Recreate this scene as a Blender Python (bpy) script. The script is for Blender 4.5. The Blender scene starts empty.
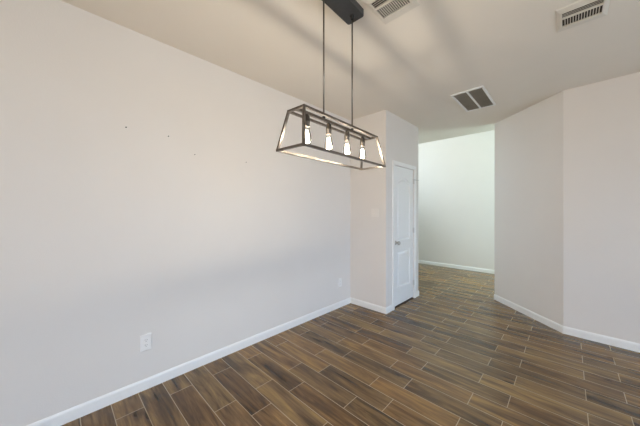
import bpy, bmesh, math, random
from mathutils import Vector, Matrix

random.seed(7)
scene = bpy.context.scene
C = scene.collection

# ------------------------------------------------------------------ camera
cam_data = bpy.data.cameras.new('camera')
cam_data.sensor_width = 36.0
cam_data.lens = 256.55 / 640 * 36.0
cam_data.shift_y = -2.13 / 640
cam_data.clip_start = 0.02
cam = bpy.data.objects.new('camera', cam_data)
C.objects.link(cam)
cam.location = (0, 0, 1.38)
cam.rotation_euler = (math.radians(90), 0, math.radians(44.067))
scene.camera = cam

# ------------------------------------------------------------------ world, daylight, exposure
scene.view_settings.view_transform = 'Standard'
scene.view_settings.look = 'None'
scene.view_settings.gamma = 1.0
scene.view_settings.use_curve_mapping = False
scene.view_settings.exposure = 0.0
scene.cycles.use_denoising = True
scene.cycles.max_bounces = 12
scene.cycles.diffuse_bounces = 8
scene.cycles.transparent_max_bounces = 16
scene.cycles.sample_clamp_indirect = 6.0

world = bpy.data.worlds.new('overcast_sky')
world.use_nodes = True
scene.world = world
wnt = world.node_tree
bg = wnt.nodes['Background']
SKY_COLOR = (0.53, 0.72, 1.0)
SKY_POWER = 7.7
GROUND_COLOR = (0.78, 0.88, 1.0)
GROUND_POWER = 4.5
# bright sky above the horizon, sunlit paving below it
w_tc = wnt.nodes.new('ShaderNodeTexCoord')
w_sep = wnt.nodes.new('ShaderNodeSeparateXYZ')
w_mr = wnt.nodes.new('ShaderNodeMapRange')
w_mr.inputs['From Min'].default_value = -0.04
w_mr.inputs['From Max'].default_value = 0.04
w_mix = wnt.nodes.new('ShaderNodeMix')
w_mix.data_type = 'RGBA'
wnt.links.new(w_tc.outputs['Generated'], w_sep.inputs[0])
wnt.links.new(w_sep.outputs[2], w_mr.inputs['Value'])
wnt.links.new(w_mr.outputs[0], w_mix.inputs[0])
w_mix.inputs[6].default_value = tuple(c * GROUND_POWER for c in GROUND_COLOR) + (1,)
w_mix.inputs[7].default_value = tuple(c * SKY_POWER for c in SKY_COLOR) + (1,)
wnt.links.new(w_mix.outputs[2], bg.inputs['Color'])
bg.inputs['Strength'].default_value = 1.0


def area(name, loc, rot, sx, sy, power, col):
    d = bpy.data.lights.new(name, 'AREA')
    d.shape = 'RECTANGLE'
    d.size, d.size_y = sx, sy
    d.energy = power
    d.color = col
    o = bpy.data.objects.new(name, d)
    C.objects.link(o)
    o.location = loc
    o.rotation_euler = [math.radians(a) for a in rot]
    return o


# area lamps added outside the unseen back and hall windows
area('fill_back', (0.30, -3.42, 1.45), (90, 0, 0), 2.6, 1.5, 100, (1.0, 0.73, 0.46))  # added warm fill lamp, brightens the splayed and front walls
area('daylight_hall', (2.12, 5.90, 2.25), (0, 90, 0), 2.6, 1.2, 180, (0.70, 0.93, 0.87))
area('fill_entry', (-4.32, 5.75, 2.70), (0, -90, 0), 1.8, 1.2, 50, (0.97, 0.98, 0.92))  # added fill lamp for the hall's upper left and the splayed wall

BULB_POWER = 6.6
BULB_COLOR = (1.0, 0.88, 0.70)


# ------------------------------------------------------------------ materials
def new_mat(name):
    m = bpy.data.materials.new(name)
    m.use_nodes = True
    nt = m.node_tree
    return m, nt, nt.nodes['Principled BSDF']


def node(nt, t, **kw):
    n = nt.nodes.new(t)
    for k, v in kw.items():
        setattr(n, k, v)
    return n


def mth(nt, op, a, b=None, c=None):
    n = nt.nodes.new('ShaderNodeMath')
    n.operation = op
    for i, v in enumerate((a, b, c)):
        if v is None:
            continue
        if isinstance(v, (int, float)):
            n.inputs[i].default_value = v
        else:
            nt.links.new(v, n.inputs[i])
    return n.outputs[0]


def plain(name, col, rough=0.5, metal=0.0, spec=0.5, var=0.04, vscale=30, bump=0.0, bscale=200):
    """paint or metal with a faint procedural mottling and an optional fine bump"""
    m, nt, p = new_mat(name)
    tc = node(nt, 'ShaderNodeTexCoord')
    nz = node(nt, 'ShaderNodeTexNoise')
    nz.inputs['Scale'].default_value = vscale
    nz.inputs['Detail'].default_value = 3
    nt.links.new(tc.outputs['Object'], nz.inputs['Vector'])
    r = node(nt, 'ShaderNodeValToRGB')
    r.color_ramp.elements[0].position = 0.3
    r.color_ramp.elements[1].position = 0.7
    r.color_ramp.elements[0].color = tuple(c * (1 - var) for c in col) + (1,)
    r.color_ramp.elements[1].color = tuple(min(1, c * (1 + var)) for c in col) + (1,)
    nt.links.new(nz.outputs['Fac'], r.inputs['Fac'])
    nt.links.new(r.outputs['Color'], p.inputs['Base Color'])
    p.inputs['Roughness'].default_value = rough
    p.inputs['Metallic'].default_value = metal
    p.inputs['Specular IOR Level'].default_value = spec
    if bump:
        n2 = node(nt, 'ShaderNodeTexNoise')
        n2.inputs['Scale'].default_value = bscale
        n2.inputs['Detail'].default_value = 2
        nt.links.new(tc.outputs['Object'], n2.inputs['Vector'])
        b = node(nt, 'ShaderNodeBump')
        b.inputs['Strength'].default_value = bump
        b.inputs['Distance'].default_value = 0.002
        nt.links.new(n2.outputs['Fac'], b.inputs['Height'])
        nt.links.new(b.outputs['Normal'], p.inputs['Normal'])
    return m


M_wall = plain('wall_paint', (0.70, 0.668, 0.645), 0.75, spec=0.25, var=0.008, vscale=3, bump=0.25, bscale=140)
M_ceil = plain('ceiling_paint', (0.78, 0.73, 0.665), 0.85, spec=0.15, var=0.01, vscale=3, bump=0.3, bscale=160)
M_trim = plain('white_trim_paint', (0.80, 0.80, 0.80), 0.4, var=0.01)
M_door = plain('white_door_paint', (0.78, 0.78, 0.79), 0.4, var=0.01)
M_plastic = plain('white_plastic', (0.80, 0.79, 0.79), 0.35, var=0.01)
M_switch = plain('cream_plastic', (0.73, 0.70, 0.67), 0.4, var=0.01)
M_slot = plain('dark_slot', (0.03, 0.03, 0.03), 0.7)
M_vent = plain('vent_white_enamel', (0.68, 0.64, 0.58), 0.5, var=0.015)
M_duct = plain('duct_shade', (0.05, 0.045, 0.04), 0.9)  # shade inside the vent put into the colour
M_filter = plain('grey_return_filter', (0.40, 0.37, 0.325), 0.9, var=0.2, vscale=9)
M_slat = plain('grey_return_slat', (0.44, 0.41, 0.365), 0.6, var=0.05)
M_frame = plain('dark_bronze_metal', (0.19, 0.168, 0.148), 0.30, metal=0.95, var=0.15, vscale=60)
M_canopy = plain('charcoal_metal', (0.06, 0.06, 0.062), 0.5, metal=0.4, var=0.08, vscale=50)
M_black = plain('black_metal', (0.02, 0.02, 0.02), 0.45, metal=0.4)
M_socket = plain('antique_bronze_socket', (0.065, 0.056, 0.048), 0.5, metal=0.6, var=0.2, vscale=90)
M_nickel = plain('satin_nickel', (0.50, 0.49, 0.48), 0.35, metal=1.0)
M_under = plain('door_gap_shade', (0.03, 0.022, 0.018), 0.9)  # shade of the gap below the door, as a colour


def glass_mat(name, tint=(1, 1, 1), refl=0.9):
    m = bpy.data.materials.new(name)
    m.use_nodes = True
    nt = m.node_tree
    nt.nodes.remove(nt.nodes['Principled BSDF'])
    out = nt.nodes['Material Output']
    tr = node(nt, 'ShaderNodeBsdfTransparent')
    tr.inputs['Color'].default_value = tint + (1,)
    gl = node(nt, 'ShaderNodeBsdfGlossy')
    gl.inputs['Roughness'].default_value = 0.03
    fr = node(nt, 'ShaderNodeFresnel')
    fr.inputs['IOR'].default_value = 1.45
    mx = node(nt, 'ShaderNodeMixShader')
    nt.links.new(mth(nt, 'MULTIPLY', fr.outputs[0], refl), mx.inputs[0])
    nt.links.new(tr.outputs[0], mx.inputs[1])
    nt.links.new(gl.outputs[0], mx.inputs[2])
    nt.links.new(mx.outputs[0], out.inputs['Surface'])
    return m


M_glass = glass_mat('window_glass', (0.96, 0.98, 0.97))
M_bulb = glass_mat('clear_bulb_glass', (0.98, 0.98, 0.97))


def emit_mat(name, col, strength):
    m, nt, p = new_mat(name)
    p.inputs['Base Color'].default_value = (0.8, 0.6, 0.3, 1)
    p.inputs['Emission Color'].default_value = col + (1,)
    p.inputs['Emission Strength'].default_value = strength
    return m


M_filament = emit_mat('glowing_filament', (1.0, 0.92, 0.80), 28.0)

ROW_W, ROW_0, PL_LEN = 0.16078, 0.1162, 0.612


def floor_material():
    m, nt, p = new_mat('wood_look_plank_tile')
    L = nt.links.new
    tc = node(nt, 'ShaderNodeTexCoord')
    sep = node(nt, 'ShaderNodeSeparateXYZ')
    L(tc.outputs['Object'], sep.inputs[0])
    x, y = sep.outputs[0], sep.outputs[1]
    v = mth(nt, 'DIVIDE', mth(nt, 'SUBTRACT', y, ROW_0), ROW_W)
    row = mth(nt, 'FLOOR', v)
    par = mth(nt, 'FLOORED_MODULO', row, 2.0)
    off = mth(nt, 'MULTIPLY_ADD', par, -0.403, -1.742)
    u = mth(nt, 'DIVIDE', mth(nt, 'SUBTRACT', x, off), PL_LEN)
    pid = mth(nt, 'FLOOR', u)
    fu = mth(nt, 'MULTIPLY', mth(nt, 'FRACT', u), PL_LEN)
    fv = mth(nt, 'MULTIPLY', mth(nt, 'FRACT', v), ROW_W)
    eu = mth(nt, 'MINIMUM', fu, mth(nt, 'SUBTRACT', PL_LEN, fu))
    ev = mth(nt, 'MINIMUM', fv, mth(nt, 'SUBTRACT', ROW_W, fv))
    edge = mth(nt, 'MINIMUM', eu, ev)
    # 1 on the grout, 0 on the plank
    mr = node(nt, 'ShaderNodeMapRange')
    mr.inputs['From Min'].default_value = 0.0015
    mr.inputs['From Max'].default_value = 0.0026
    mr.inputs['To Min'].default_value = 1.0
    mr.inputs['To Max'].default_value = 0.0
    L(edge, mr.inputs['Value'])
    grout = mr.outputs[0]
    cid = node(nt, 'ShaderNodeCombineXYZ')
    L(pid, cid.inputs[0]); L(row, cid.inputs[1])
    wn = node(nt, 'ShaderNodeTexWhiteNoise', noise_dimensions='3D')
    L(cid.outputs[0], wn.inputs['Vector'])
    sc = node(nt, 'ShaderNodeSeparateColor')
    L(wn.outputs['Color'], sc.inputs[0])
    r1, r2, r3 = sc.outputs[0], sc.outputs[1], sc.outputs[2]

    def grain(sx, sy, detail, rough, dist, shift):
        cv = node(nt, 'ShaderNodeCombineXYZ')
        L(mth(nt, 'MULTIPLY_ADD', r1, 37.0 + shift, mth(nt, 'MULTIPLY', x, sx)), cv.inputs[0])
        L(mth(nt, 'MULTIPLY_ADD', r2, 53.0 + shift, mth(nt, 'MULTIPLY', y, sy)), cv.inputs[1])
        L(mth(nt, 'MULTIPLY', r3, 19.0), cv.inputs[2])
        n = node(nt, 'ShaderNodeTexNoise')
        n.inputs['Scale'].default_value = 1.0
        n.inputs['Detail'].default_value = detail
        n.inputs['Roughness'].default_value = rough
        n.inputs['Distortion'].default_value = dist
        L(cv.outputs[0], n.inputs['Vector'])
        return n.outputs['Fac']

    g1 = grain(1.6, 13.0, 5, 0.62, 0.9, 0)       # broad streaks
    g2 = grain(3.0, 60.0, 3, 0.6, 0.3, 11)       # fine grain
    tone = mth(nt, 'ADD', mth(nt, 'MULTIPLY', g1, 0.75), mth(nt, 'MULTIPLY', g2, 0.25))
    tone = mth(nt, 'ADD', tone, mth(nt, 'MULTIPLY', mth(nt, 'SUBTRACT', r3, 0.5), 0.11))
    ramp = node(nt, 'ShaderNodeValToRGB')
    cr = ramp.color_ramp
    cr.elements[0].position = 0.32
    cr.elements[0].color = (0.028, 0.017, 0.008, 1)
    cr.elements[1].position = 0.68
    cr.elements[1].color = (0.33, 0.225, 0.096, 1)
    e = cr.elements.new(0.43); e.color = (0.090, 0.055, 0.025, 1)
    e = cr.elements.new(0.54); e.color = (0.185, 0.121, 0.057, 1)
    L(tone, ramp.inputs['Fac'])
    # some planks lean grey, some lean red-brown
    hue = node(nt, 'ShaderNodeValToRGB')
    hue.color_ramp.elements[0].color = (1.0, 0.98, 0.92, 1)
    hue.color_ramp.elements[1].color = (1.14, 0.98, 0.80, 1)
    L(r2, hue.inputs['Fac'])
    mul = node(nt, 'ShaderNodeMix', data_type='RGBA', blend_type='MULTIPLY')
    mul.inputs[0].default_value = 1.0
    L(ramp.outputs[0], mul.inputs[6]); L(hue.outputs[0], mul.inputs[7])
    mix = node(nt, 'ShaderNodeMix', data_type='RGBA')
    L(grout, mix.inputs[0])
    L(mul.outputs[2], mix.inputs[6])
    mix.inputs[7].default_value = (0.40, 0.31, 0.19, 1)
    L(mix.outputs[2], p.inputs['Base Color'])
    L(mth(nt, 'ADD', mth(nt, 'MULTIPLY', g2, 0.08), mth(nt, 'MULTIPLY_ADD', grout, 0.3, 0.21)), p.inputs['Roughness'])
    p.inputs['Specular IOR Level'].default_value = 0.55
    h = mth(nt, 'SUBTRACT', mth(nt, 'MULTIPLY', g2, 0.25), grout)
    b = node(nt, 'ShaderNodeBump')
    b.inputs['Strength'].default_value = 0.35
    b.inputs['Distance'].default_value = 0.002
    L(h, b.inputs['Height'])
    L(b.outputs['Normal'], p.inputs['Normal'])
    return m


M_floor = floor_material()


# ------------------------------------------------------------------ mesh helpers
def obj(name, bm, mat, parent=None, smooth=False, bevel=0.0, segs=2):
    if bevel:
        bmesh.ops.bevel(bm, geom=bm.edges[:], offset=bevel, segments=segs, profile=0.5, affect='EDGES')
    bmesh.ops.recalc_face_normals(bm, faces=bm.faces[:])
    me = bpy.data.meshes.new(name)
    bm.to_mesh(me)
    bm.free()
    if smooth:
        for p in me.polygons:
            p.use_smooth = True
    mats = mat if isinstance(mat, (list, tuple)) else [mat]
    for m in mats:
        me.materials.append(m)
    o = bpy.data.objects.new(name, me)
    C.objects.link(o)
    if parent:
        o.parent = parent
    return o


def struct(name, bm, mat, parent=None, **kw):
    o = obj(name, bm, mat, parent, **kw)
    if not parent:
        o['kind'] = 'structure'
    return o


def thing(name, label, cat, loc=(0, 0, 0), rotz=0.0, group=None):
    o = bpy.data.objects.new(name, None)
    o.empty_display_size = 0.05
    C.objects.link(o)
    o.location = loc
    o.rotation_euler = (0, 0, rotz)
    tag(o, label, cat, group)
    return o


def tag(o, label, cat, group=None):
    o['label'] = label
    o['category'] = cat
    if group:
        o['group'] = group
    return o


def box(bm, x0, x1, y0, y1, z0, z1, mi=0, mtx=None):
    vs = [bm.verts.new((x, y, z)) for z in (z0, z1) for y in (y0, y1) for x in (x0, x1)]
    if mtx:
        for v in vs:
            v.co = mtx @ v.co
    for f in ((0, 1, 3, 2), (4, 5, 7, 6), (0, 1, 5, 4), (2, 3, 7, 6), (0, 2, 6, 4), (1, 3, 7, 5)):
        fc = bm.faces.new([vs[i] for i in f])
        fc.material_index = mi
    return vs


def prism(bm, pts, z0, z1):
    lo = [bm.verts.new((x, y, z0)) for x, y in pts]
    hi = [bm.verts.new((x, y, z1)) for x, y in pts]
    n = len(pts)
    bm.faces.new(lo)
    bm.faces.new(hi)
    for i in range(n):
        bm.faces.new((lo[i], lo[(i + 1) % n], hi[(i + 1) % n], hi[i]))


def lathe(bm, prof, segs=24, mtx=None, cap=True):
    rings = []
    for r, z in prof:
        ring = []
        for k in range(segs):
            a = 2 * math.pi * k / segs
            co = Vector((r * math.cos(a), r * math.sin(a), z))
            ring.append(bm.verts.new(mtx @ co if mtx else co))
        rings.append(ring)
    for a, b in zip(rings, rings[1:]):
        for k in range(segs):
            bm.faces.new((a[k], a[(k + 1) % segs], b[(k + 1) % segs], b[k]))
    if cap:
        bm.faces.new(rings[0])
        bm.faces.new(rings[-1])


def tube(bm, pts, r, segs=6):
    pts = [Vector(p) for p in pts]
    rings = []
    for i, p in enumerate(pts):
        d = (pts[min(i + 1, len(pts) - 1)] - pts[max(i - 1, 0)]).normalized()
        s = d.orthogonal().normalized()
        t = d.cross(s)
        rings.append([bm.verts.new(p + r * (math.cos(2 * math.pi * k / segs) * s + math.sin(2 * math.pi * k / segs) * t))
                      for k in range(segs)])
    for a, b in zip(rings, rings[1:]):
        best = min(range(segs), key=lambda q: sum((a[k].co - b[(k + q) % segs].co).length for k in range(segs)))
        for k in range(segs):
            bm.faces.new((a[k], a[(k + 1) % segs], b[(k + 1 + best) % segs], b[(k + best) % segs]))
    bm.faces.new(rings[0])
    bm.faces.new(rings[-1])


def bar(bm, a, b, w, up=(0, 0, 1)):
    """square bar from a to b, its ends run w/2 past the joints"""
    a, b = Vector(a), Vector(b)
    d = (b - a).normalized()
    s = d.cross(Vector(up)).normalized()
    t = s.cross(d)
    a, b = a - d * w / 2, b + d * w / 2
    vs = [bm.verts.new(p + s * i * w / 2 + t * j * w / 2) for p in (a, b) for i, j in ((-1, -1), (1, -1), (1, 1), (-1, 1))]
    bm.faces.new(vs[:4])
    bm.faces.new(vs[4:])
    for k in range(4):
        bm.faces.new((vs[k], vs[(k + 1) % 4], vs[4 + (k + 1) % 4], vs[4 + k]))


# ------------------------------------------------------------------ the room
XL, YC, XD, YD = -2.352, 3.086, -1.757, 4.122      # left wall, closet face, closet door wall, its far end
A, B = (-0.827, 4.770), (-0.040, 3.985)          # the splayed wall
YF, YE = 6.69, 5.13                               # hall end wall, edge of the low ceiling
HC, HH = 2.737, 3.95                              # ceiling heights
XR, YB = 3.30, -3.30                              # right and back walls
HX0, HX1 = -4.2, 2.0                              # hall ends

bm = bmesh.new(); box(bm, HX0 - .1, XR + .1, YB - .1, YF + .1, -0.06, 0.0)
struct('floor', bm, M_floor)

bm = bmesh.new()
prism(bm, [(XL - .1, YB - .1), (XR + .1, YB - .1), (XR + .1, YE), (HX0 - .1, YE), (HX0 - .1, YD - .1), (XL - .1, YD - .1)], HC, HC + .12)
struct('ceiling', bm, M_ceil)
bm = bmesh.new(); box(bm, HX0 - .1, HX1 + .1, YE - .12, YF + .1, HH, HH + .1)
struct('ceiling_hall', bm, M_ceil)
bm = bmesh.new(); box(bm, HX0 - .1, HX1 + .1, YE - .12, YE, HC + .12, HH)
struct('wall_hall_front', bm, M_wall)

bm = bmesh.new(); box(bm, XL - .1, XL, YB - .1, YD - .1, 0, HC)
struct('wall_left', bm, M_wall)
bm = bmesh.new(); box(bm, XL, XD, YC, YC + .1, 0, HC)
struct('wall_closet_front', bm, M_wall)

# door opening in the closet's side wall
DY0, DY1, DZ = 3.310, 3.950, 2.030
bm = bmesh.new()
box(bm, XD - .1, XD, YC + .1, DY0, 0, HC)
box(bm, XD - .1, XD, DY1, YD, 0, HC)
box(bm, XD - .1, XD, DY0, DY1, DZ, HC)
struct('wall_closet_side', bm, M_wall)
bm = bmesh.new(); box(bm, HX0 - .1, XD - .1, YD - .1, YD, 0, HC)
struct('wall_closet_back', bm, M_wall)

bm = bmesh.new(); box(bm, HX0 - .1, HX1 + .1, YF, YF + .1, 0, HH)
struct('wall_hall_end', bm, M_wall)
bm = bmesh.new(); prism(bm, [A, B, (B[0], A[1])], 0, HC)
struct('wall_splayed', bm, M_wall)
YFR = 3.89      # the front wall runs very slightly out of square
bm = bmesh.new(); prism(bm, [B, (XR + .1, YFR), (XR + .1, A[1]), (B[0], A[1])], 0, HC)
struct('wall_front', bm, M_wall)


def wall_with_window(name, axis, c, t, a0, a1, h, wa0, wa1, wz0, wz1, idx):
    """a wall at x=c (axis x) or y=c, thickness t outward, with one framed window"""
    bmw = bmesh.new()

    def bx(bmx, p0, p1, q0, q1, z0, z1):
        if axis == 'x':
            box(bmx, min(p0, p1), max(p0, p1), q0, q1, z0, z1)
        else:
            box(bmx, q0, q1, min(p0, p1), max(p0, p1), z0, z1)
    bx(bmw, c, c + t, a0, wa0, 0, h)
    bx(bmw, c, c + t, wa1, a1, 0, h)
    if wz0 > 0:
        bx(bmw, c, c + t, wa0, wa1, 0, wz0)
    bx(bmw, c, c + t, wa0, wa1, wz1, h)
    struct(name, bmw, M_wall)
    bmf = bmesh.new()
    f = .05
    n = 2
    for k in range(n + 1):
        q = wa0 + (wa1 - wa0 - f) * k / n
        bx(bmf, c + t * .35, c + t * .75, q, q + f, wz0, wz1)
    bx(bmf, c + t * .35, c + t * .75, wa0, wa1, wz0, wz0 + f)
    bx(bmf, c + t * .35, c + t * .75, wa0, wa1, wz1 - f, wz1)
    w = struct('window_%d' % idx, bmf, M_trim)
    bmg = bmesh.new()
    bx(bmg, c + t * .53, c + t * .56, wa0 + f, wa1 - f, wz0 + f, wz1 - f)
    obj('pane', bmg, M_glass, w)


wall_with_window('wall_right', 'x', XR, .1, YB - .1, YFR, HC, -0.4, 3.4, 0.1, 2.40, 1)
wall_with_window('wall_back', 'y', YB, -.1, XL, XR, HC, -1.1, 1.7, 0.65, 2.25, 2)
wall_with_window('wall_hall_left', 'x', HX0, -.1, YD, YF, HH, 5.10, 6.40, 1.75, 3.65, 4)  # unseen window added so the left-hand fill lamp can shine in
wall_with_window('wall_hall_right', 'x', HX1, .1, A[1], YF, HH, 5.25, 6.55, 0.9, 3.6, 3)


# ------------------------------------------------------------------ baseboards (profiled, one mesh per wall)
BP = [(0, 0), (.010, 0), (.010, .062), (.009, .070), (.007, .076), (.004, .083), (0, .083)]


def baseboard(name, pts):
    """profile swept along pts with mitred corners; the room lies to the right of the path"""
    bmb = bmesh.new()
    P = [Vector((x, y)) for x, y in pts]
    rings = []
    for i, p in enumerate(P):
        ds = []
        if i > 0:
            ds.append((P[i] - P[i - 1]).normalized())
        if i < len(P) - 1:
            ds.append((P[i + 1] - P[i]).normalized())
        ns = [Vector((d.y, -d.x)) for d in ds]
        if len(ns) == 2:
            m = (ns[0] + ns[1]).normalized()
            m /= m.dot(ns[0])
        else:
            m = ns[0]
        rings.append([bmb.verts.new((p.x + m.x * o, p.y + m.y * o, z)) for o, z in BP])
    n = len(BP)
    for a, b in zip(rings, rings[1:]):
        for k in range(n):
            bmb.faces.new((a[k], a[(k + 1) % n], b[(k + 1) % n], b[k]))
    bmb.faces.new(rings[0])
    bmb.faces.new(rings[-1])
    return struct(name, bmb, M_trim)


CW = .055    # casing width
baseboard('baseboard_left', [(XL, YB), (XL, YC - .010)])
baseboard('baseboard_closet', [(XL, YC), (XD, YC), (XD, DY0 - CW)])
baseboard('baseboard_closet_end', [(XD, DY1 + CW), (XD, YD), (HX0, YD)])
baseboard('baseboard_hall', [(HX0, YF), (HX1, YF)])
baseboard('baseboard_splayed', [A, B, (XR, YFR)])
baseboard('baseboard_hall_front', [(HX1, A[1]), (A[0] + .004, A[1])])


# ------------------------------------------------------------------ the closet door
def poly_offset(pts, d):
    """inward offset of a counter-clockwise polygon"""
    out = []
    n = len(pts)
    for i in range(n):
        p0, p1, p2 = (Vector(pts[i - 1]), Vector(pts[i]), Vector(pts[(i + 1) % n]))
        a, b = (p1 - p0).normalized(), (p2 - p1).normalized()
        na, nb = Vector((-a.y, a.x)), Vector((-b.y, b.x))
        m = (na + nb).normalized()
        m /= max(.3, m.dot(na))
        out.append(p1 + m * d)
    return out


def door():
    y0, y1, z0, z1 = DY0 + .003, DY1 - .003, 0.022, DZ - .004
    xf = XD - .012                                   # front face, set back from the casing
    W = y1 - y0
    st = .112                                        # stiles
    bmd = bmesh.new()

    def arch(a, b, lo, hi, rise, n=14):
        pts = [(a, lo), (b, lo)]
        for k in range(n + 1):
            t = k / n
            pts.append((b + (a - b) * t, hi + rise * math.sin(math.pi * t) ** 0.9))
        return pts
    upper = arch(y0 + st, y1 - st, 0.955, 1.80, .065)
    lower = arch(y0 + st, y1 - st, 0.265, 0.800, 0.0, 1)
    outer = [(y0, z0), (y1, z0), (y1, z1), (y0, z1)]

    def loop(pts, x):
        return [bmd.verts.new((x, p[0], p[1])) for p in pts]

    def edges(vs):
        return [bmd.edges.new((vs[i], vs[(i + 1) % len(vs)])) for i in range(len(vs))]
    lo_ = loop(outer, xf)
    E_ = edges(lo_)
    for pts in (upper, lower):
        rings = [loop(pts, xf)]
        E_ += edges(rings[0])
        for d, dx in ((.004, -.012), (.016, -.016), (.028, -.016), (.048, -.004)):
            rings.append(loop(poly_offset(pts, d), xf + dx))
        for a, b in zip(rings, rings[1:]):
            for k in range(len(a)):
                bmd.faces.new((a[k], a[(k + 1) % len(a)], b[(k + 1) % len(b)], b[k]))
        bmd.faces.new(rings[-1])
    bmesh.ops.triangle_fill(bmd, use_beauty=True, use_dissolve=False, edges=E_)
    back = loop(outer, xf - .035)
    bmd.faces.new(back)
    for k in range(4):
        bmd.faces.new((lo_[k], lo_[(k + 1) % 4], back[(k + 1) % 4], back[k]))
    d = struct('door_1', bmd, M_door)

    # casing with a stepped profile and jamb
    bmc = bmesh.new()
    for w0, w1, t in ((0, CW, .011), (.022, CW - .004, .016)):
        box(bmc, XD, XD + t, DY0 - w1, DY0 - w0, 0, DZ + w1)
        box(bmc, XD, XD + t, DY1 + w0, DY1 + w1, 0, DZ + w1)
        box(bmc, XD, XD + t, DY0 - w0, DY1 + w0, DZ + w0, DZ + w1)
    obj('casing', bmc, M_trim, d)
    bmj = bmesh.new()
    box(bmj, XD - .1, XD - .05, DY0, DY0 + .012, 0, DZ)
    box(bmj, XD - .1, XD - .05, DY1 - .012, DY1, 0, DZ)
    box(bmj, XD - .1, XD - .05, DY0 + .012, DY1 - .012, DZ - .012, DZ)
    obj('jamb', bmj, M_trim, d)
    bmt = bmesh.new()
    box(bmt, XD - .09, XD - .004, DY0 + .002, DY1 - .002, 0.0, .006)  # dark strip on the floor paints the shade under the door
    obj('gap_shade_strip', bmt, M_under, d)
    # knob
    bmk = bmesh.new()
    mt = Matrix.Translation((xf, DY0 + .062, .925)) @ Matrix.Rotation(math.radians(90), 4, 'Y')
    lathe(bmk, [(.001, 0), (.031, 0), (.031, .004), (.027, .008), (.012, .011), (.011, .030), (.018, .036), (.026, .044),
                (.0285, .054), (.026, .064), (.017, .070), (.001, .071)], 28, mt, cap=False)
    obj('knob', bmk, M_nickel, d, smooth=True)
    for z in (0.25, 1.075, 1.845):
        bmh = bmesh.new()
        lathe(bmh, [(.0015, z - .042), (.0045, z - .040), (.0045, z + .040), (.0015, z + .042)], 12,
              Matrix.Translation((XD + .004, DY1 - .004, 0)))
        box(bmh, xf + .0005, xf + .003, DY1 - .012, DY1 - .006, z - .038, z + .038)
        obj('hinge', bmh, M_nickel, d)
    bms = bmesh.new()
    tube(bms, [(XD + .006, DY1, 1.868), (XD + .030, DY1 + .035, 1.868), (XD + .034, DY1 + .090, 1.868)], .005, 8)
    lathe(bms, [(.001, 0), (.009, 0), (.009, .012), (.001, .012)], 12,
          Matrix.Translation((XD + .034, DY1 + .085, 1.868)) @ Matrix.Rotation(math.radians(-90), 4, 'X'), cap=False)
    obj('door_stop', bms, M_nickel, d)
    return d


door()


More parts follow.
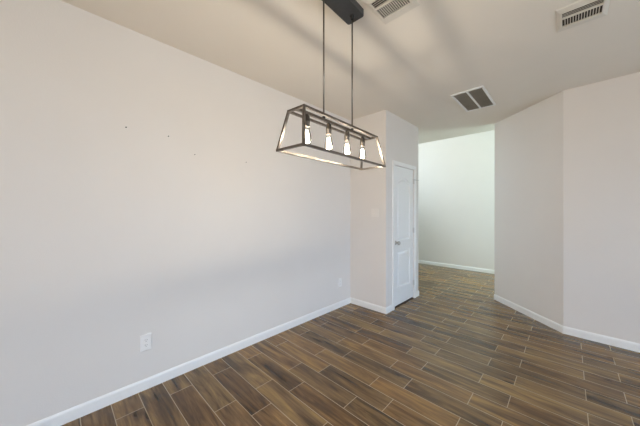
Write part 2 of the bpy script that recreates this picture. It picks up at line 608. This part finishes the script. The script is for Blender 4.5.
# ------------------------------------------------------------------ linear chandelier
def chandelier():
    cx, cy, rot = -1.041, 1.250, 0.045
    zt, zb = 1.915, 1.704
    wt, lt, wb, lb = .0585, .3720, .0990, .4150
    BW = .0125
    r = thing('linear_pendant', 'dark bronze open-frame linear pendant lamp with four bulbs, hung from the ceiling on two rods',
              'pendant lamp', (cx, cy, HC), rot)
    z = lambda v: v - HC
    # canopy: rounded plate
    bmc = bmesh.new()
    hw, hl, rad, th = .066, .202, .015, .044

    def rr(hw, hl, rad):
        pts = []
        for sx, sy, a0 in ((1, 1, 0), (-1, 1, 90), (-1, -1, 180), (1, -1, 270)):
            for k in range(7):
                a = math.radians(a0 + 15 * k)
                pts.append((sx * (hw - rad) + rad * math.cos(a), sy * (hl - rad) + rad * math.sin(a)))
        return pts
    rings = []
    for ins, zz in ((0, -.0005), (0, -th + .005), (.0015, -th + .0015), (.005, -th)):
        rings.append([bmc.verts.new((x - .005, y, zz)) for x, y in rr(hw - ins, hl - ins, rad - ins * .5)])
    for a, b in zip(rings, rings[1:]):
        for k in range(len(a)):
            bmc.faces.new((a[k], a[(k + 1) % len(a)], b[(k + 1) % len(b)], b[k]))
    bmc.faces.new(rings[0]); bmc.faces.new(rings[-1])
    obj('canopy', bmc, M_canopy, r)
    # rods with swivel at the canopy and a knurled nut under the centre bar
    for s in (-1, 1):
        bmr = bmesh.new()
        tube(bmr, [(0, s * .147 - .003, -th - .012), (0, s * .147 - .003, z(zt) - .004)], .0048, 10)
        rod = obj('rod', bmr, M_frame, r, smooth=True)
        bms = bmesh.new()
        mt = Matrix.Translation((0, s * .147 - .003, -th))
        lathe(bms, [(.001, .001), (.014, .001), (.014, -.006), (.009, -.010), (.0105, -.016), (.0105, -.024), (.006, -.030), (.001, -.030)], 18, mt, cap=False)
        obj('swivel', bms, M_black, rod, smooth=True)
        bmn = bmesh.new()
        mt = Matrix.Translation((0, s * .147 - .003, z(zt) + .007))
        lathe(bmn, [(.001, .014), (.008, .014), (.0095, .010), (.0095, 0), (.001, 0)], 16, mt, cap=False)
        obj('nut', bmn, M_black, rod, smooth=True)
    # open frame of square bars
    T = {(i, j): Vector((i * wt, j * lt, z(zt))) for i in (-1, 1) for j in (-1, 1)}
    Bt = {(i, j): Vector((i * wb, j * lb, z(zb))) for i in (-1, 1) for j in (-1, 1)}
    bmf = bmesh.new()
    for q in (T, Bt):
        bar(bmf, q[-1, -1], q[-1, 1], BW)
        bar(bmf, q[1, -1], q[1, 1], BW)
        bar(bmf, q[-1, -1], q[1, -1], BW)
        bar(bmf, q[-1, 1], q[1, 1], BW)
    for k in T:
        bar(bmf, T[k], Bt[k], BW, up=(0, 1, 0))
    obj('frame', bmf, M_frame, r)
    bmx = bmesh.new()
    bar(bmx, (0, -lt + BW, z(zt)), (0, lt - BW, z(zt)), BW * 1.25)
    obj('centre_bar', bmx, M_frame, r)
    # four sockets and bulbs
    for k in range(4):
        y = (k - 1.5) * .188 - .010
        top = z(zt) - BW * .6
        bms = bmesh.new()
        mt = Matrix.Translation((0, y, top))
        lathe(bms, [(.001, 0), (.009, 0), (.009, -.006), (.0145, -.008), (.0160, -.012), (.0160, -.034), (.0180, -.036), (.0180, -.042),
                    (.0162, -.044), (.0162, -.066), (.0150, -.069), (.001, -.069)], 22, mt, cap=False)
        obj('socket', bms, M_socket, r, smooth=True)
        bt = top - .066
        bmb = bmesh.new()
        prof = [(.0125, .006), (.0128, -.004), (.0145, -.014), (.0185, -.030), (.0230, -.048), (.0258, -.063), (.0262, -.074),
                (.0245, -.085), (.0200, -.095), (.0130, -.1015), (.0060, -.1045), (.0008, -.1053)]
        lathe(bmb, prof, 26, Matrix.Translation((0, y, bt)), cap=False)
        bulb = obj('bulb', bmb, M_bulb, r, smooth=True)
        bmw = bmesh.new()
        n = 10
        pts = []
        for q in range(n + 1):
            a = 2 * math.pi * q / n
            hi = q % 2 == 0
            rr_ = .0075 if hi else .0155
            pts.append((rr_ * math.cos(a), y + rr_ * math.sin(a), bt + (-.022 if hi else -.088)))
        tube(bmw, pts, .0012, 6)
        obj('filament', bmw, M_filament, bulb)
        bst = bmesh.new()
        lathe(bst, [(.006, 0), (.005, -.012), (.0022, -.022), (.0016, -.060), (.0005, -.062)], 10, Matrix.Translation((0, y, bt)))
        obj('glass_stem', bst, M_bulb, bulb, smooth=True)
        ld = bpy.data.lights.new('bulb_light', 'POINT')
        ld.energy = BULB_POWER
        ld.color = BULB_COLOR
        ld.shadow_soft_size = .012
        lo = bpy.data.objects.new('bulb_light', ld)
        C.objects.link(lo)
        lo.parent = r
        lo.location = (0, y, bt - .058)


chandelier()


# ------------------------------------------------------------------ ceiling vents
def register(cx, cy, label):
    r = thing('ceiling_register', label, 'air vent', (cx, cy, HC), 0, 'white supply air registers in the ceiling')
    hx, hy = .128, .150          # flange half sizes
    ix, ya, yb, yd = .097, -.096, .083, -.024   # louvre field: side, near end, far end, divider
    bmf = bmesh.new()
    # flange: bevelled border sloping from the ceiling to the field
    rings = []
    for x, y0, y1, zz in ((hx, -hy, hy, -.0005), (hx - .003, -hy + .003, hy - .003, -.005), (ix + .008, ya - .008, yb + .008, -.013),
                          (ix, ya, yb, -.013), (ix, ya, yb, -.003)):
        rings.append([bmf.verts.new((px, py, zz)) for px, py in ((x, y1), (-x, y1), (-x, y0), (x, y0))])
    for a, b in zip(rings, rings[1:]):
        for k in range(4):
            bmf.faces.new((a[k], a[(k + 1) % 4], b[(k + 1) % 4], b[k]))
    box(bmf, -ix, ix, yd - .007, yd + .007, -.013, -.004)      # divider between the two louvre banks
    obj('flange', bmf, M_vent, r)
    bmd = bmesh.new(); box(bmd, -ix, ix, ya, yb, -.003, -.0006)  # dark sheet stands in for the duct's shade, the ceiling has no hole
    obj('duct_backing', bmd, M_duct, r)
    bms = bmesh.new()
    n = 13
    for k in range(n):
        x = -ix + (k + 1) * (2 * ix) / (n + 1)
        box(bms, x - .0020, x + .0020, yd + .007, yb, -.0118, -.0042)
    obj('cross_louvres', bms, M_vent, r)
    bms = bmesh.new()
    n = 4
    span = yd - .007 - ya
    for k in range(n):
        y = ya + (k + .5) * span / n
        mt = Matrix.Translation((0, y, -.008)) @ Matrix.Rotation(math.radians(38), 4, 'X')
        box(bms, -ix, ix, -.0060, .0060, -.0008, .0008, mtx=mt)
    obj('long_louvres', bms, M_vent, r)
    return r


register(-.830, 1.520, 'white louvred ceiling vent right beside the pendant lamp canopy')
register(.066, 2.505, 'white louvred ceiling vent above the splayed wall, far from the pendant lamp')


def return_grille():
    x0, x1, y0, y1 = -.992, -.660, 3.222, 3.895
    r = thing('return_air_grille', 'ceiling return air grille with two dark grey panels in a white frame', 'air vent',
              ((x0 + x1) / 2, (y0 + y1) / 2, HC))
    hx, hy = (x1 - x0) / 2, (y1 - y0) / 2
    bw, mw = .022, .010
    bmf = bmesh.new()
    for a in ((-hx, -hx + bw, -hy, hy), (hx - bw, hx, -hy, hy), (-hx + bw, hx - bw, -hy, -hy + bw), (-hx + bw, hx - bw, hy - bw, hy),
              (-mw, mw, -hy + bw, hy - bw)):
        box(bmf, a[0], a[1], a[2], a[3], -.012, -.0005)
    obj('frame', bmf, M_trim, r)
    for s in (-1, 1):
        xa, xb = sorted((s * mw, s * (hx - bw)))
        bmd = bmesh.new(); box(bmd, xa, xb, -hy + bw, hy - bw, -.002, -.0006)
        pn = obj('filter_panel', bmd, M_filter, r)
        bms = bmesh.new()
        n = 34
        for k in range(n):
            y = -hy + bw + (k + .5) * (2 * hy - 2 * bw) / n
            mt = Matrix.Translation((0, y, -.0065)) @ Matrix.Rotation(math.radians(38), 4, 'X')
            box(bms, xa, xb, -.0062, .0062, -.0006, .0006, mtx=mt)
        obj('fins', bms, M_slat, pn)


return_grille()


# ------------------------------------------------------------------ outlets, switch, marks on the wall
def outlet(y, z, label):
    r = thing('wall_outlet', label, 'outlet', (XL, y, z), 0, 'duplex outlets on the left wall')
    bmp = bmesh.new(); box(bmp, .0003, .0105, -.037, .037, -.060, .060)
    bmesh.ops.bevel(bmp, geom=[e for e in bmp.edges if all(v.co.x > .009 for v in e.verts)], offset=.003, segments=2, affect='EDGES')
    obj('cover_plate', bmp, M_plastic, r)
    for s in (-1, 1):
        bmr = bmesh.new()
        pts = []
        for k in range(24):
            a = 2 * math.pi * k / 24
            pts.append((max(-.0165, min(.0165, .019 * math.cos(a))), max(-.0145, min(.0145, .0175 * math.sin(a)))))
        f0 = [bmr.verts.new((.0100, p[0], s * .0195 + p[1])) for p in pts]
        f1 = [bmr.verts.new((.0120, p[0] * .97, s * .0195 + p[1] * .97)) for p in pts]
        bmr.faces.new(f1); bmr.faces.new(f0)
        for k in range(24):
            bmr.faces.new((f0[k], f0[(k + 1) % 24], f1[(k + 1) % 24], f1[k]))
        rec = obj('receptacle', bmr, M_plastic, r)
        bms = bmesh.new()
        box(bms,   .0119, .0123, -.0075, -.0053, s * .0195 - .001, s * .0195 + .0075)
        box(bms,   .0119, .0123, .0053, .0075, s * .0195 - .001, s * .0195 + .006)
        lathe(bms, [(.0026, .0119), (.0026, .0123)], 10, Matrix.Translation((0, 0, s * .0195 - .0075)) @ Matrix.Rotation(math.radians(90), 4, 'Y'))
        obj('slots', bms, M_slot, rec)
    bmsc = bmesh.new()
    lathe(bmsc, [(.0032, .0103), (.0030, .0115), (.0012, .0119)], 12, Matrix.Rotation(math.radians(90), 4, 'Y'))
    obj('screw', bmsc, M_plastic, r)


outlet(.489, .363, 'white duplex wall outlet low on the left wall, the one in the foreground')
outlet(2.835, .355, 'white duplex wall outlet low on the left wall, close to the closet corner')


def switch():
    r = thing('light_switch', 'white two-rocker light switch plate on the closet wall beside the door', 'light switch', (-1.925, YC, 1.354))
    bmp = bmesh.new(); box(bmp, -.058, .058, -.006, -.0003, -.058, .058)
    bmesh.ops.bevel(bmp, geom=[e for e in bmp.edges if all(v.co.y < -.005 for v in e.verts)], offset=.0025, segments=2, affect='EDGES')
    obj('cover_plate', bmp, M_switch, r)
    for s in (-1, 1):
        bmr = bmesh.new()
        x = s * .023
        prof = [(-.0055, -.0335), (-.0065, -.0335), (-.0085, 0), (-.0112, .0335), (-.0055, .0335)]
        a = [bmr.verts.new((x - .0165, py, pz)) for py, pz in prof]
        b = [bmr.verts.new((x + .0165, py, pz)) for py, pz in prof]
        bmr.faces.new(a); bmr.faces.new(b)
        for k in range(5):
            bmr.faces.new((a[k], a[(k + 1) % 5], b[(k + 1) % 5], b[k]))
        obj('rocker', bmr, M_switch, r)
        for zz in (-.048, .048):
            bmsc = bmesh.new()
            lathe(bmsc, [(.0030, .0058), (.0028, .0070), (.001, .0073)], 12,
                  Matrix.Translation((x, 0, zz)) @ Matrix.Rotation(math.radians(90), 4, 'X'))
            obj('screw', bmsc, M_switch, r)


switch()


def anchor(y, z, r0, hole, label):
    """small drywall anchor left in the wall: pale flange with a dark hole or screw head"""
    r = thing('wall_anchor', label, 'wall anchor', (XL, y, z), 0, 'old picture fixings in the left wall')
    bma = bmesh.new()
    lathe(bma, [(r0, .0003), (r0, .0012), (r0 * .8, .0022), (r0 * .5, .0022)], 16, Matrix.Rotation(math.radians(90), 4, 'Y'))
    obj('flange', bma, M_wall if r0 < .006 else M_plastic, r)
    bmh = bmesh.new()
    lathe(bmh, [(hole, .0021), (hole, .0034), (hole * .5, .0038)], 12, Matrix.Rotation(math.radians(90), 4, 'Y'))
    obj('screw', bmh, M_slot, r)


anchor(.366, 1.998, .0075, .0055, 'dark screw in the left wall, farthest from the pendant lamp of the four')
anchor(.646, 1.990, .0075, .0052, 'dark screw in the left wall, second from the left of the four')
anchor(.852, 1.873, .0055, .0040, 'faint small screw in the left wall, third from the left of the four')
anchor(1.350, 1.873, .0055, .0038, 'faint small screw in the left wall, nearest the pendant lamp')
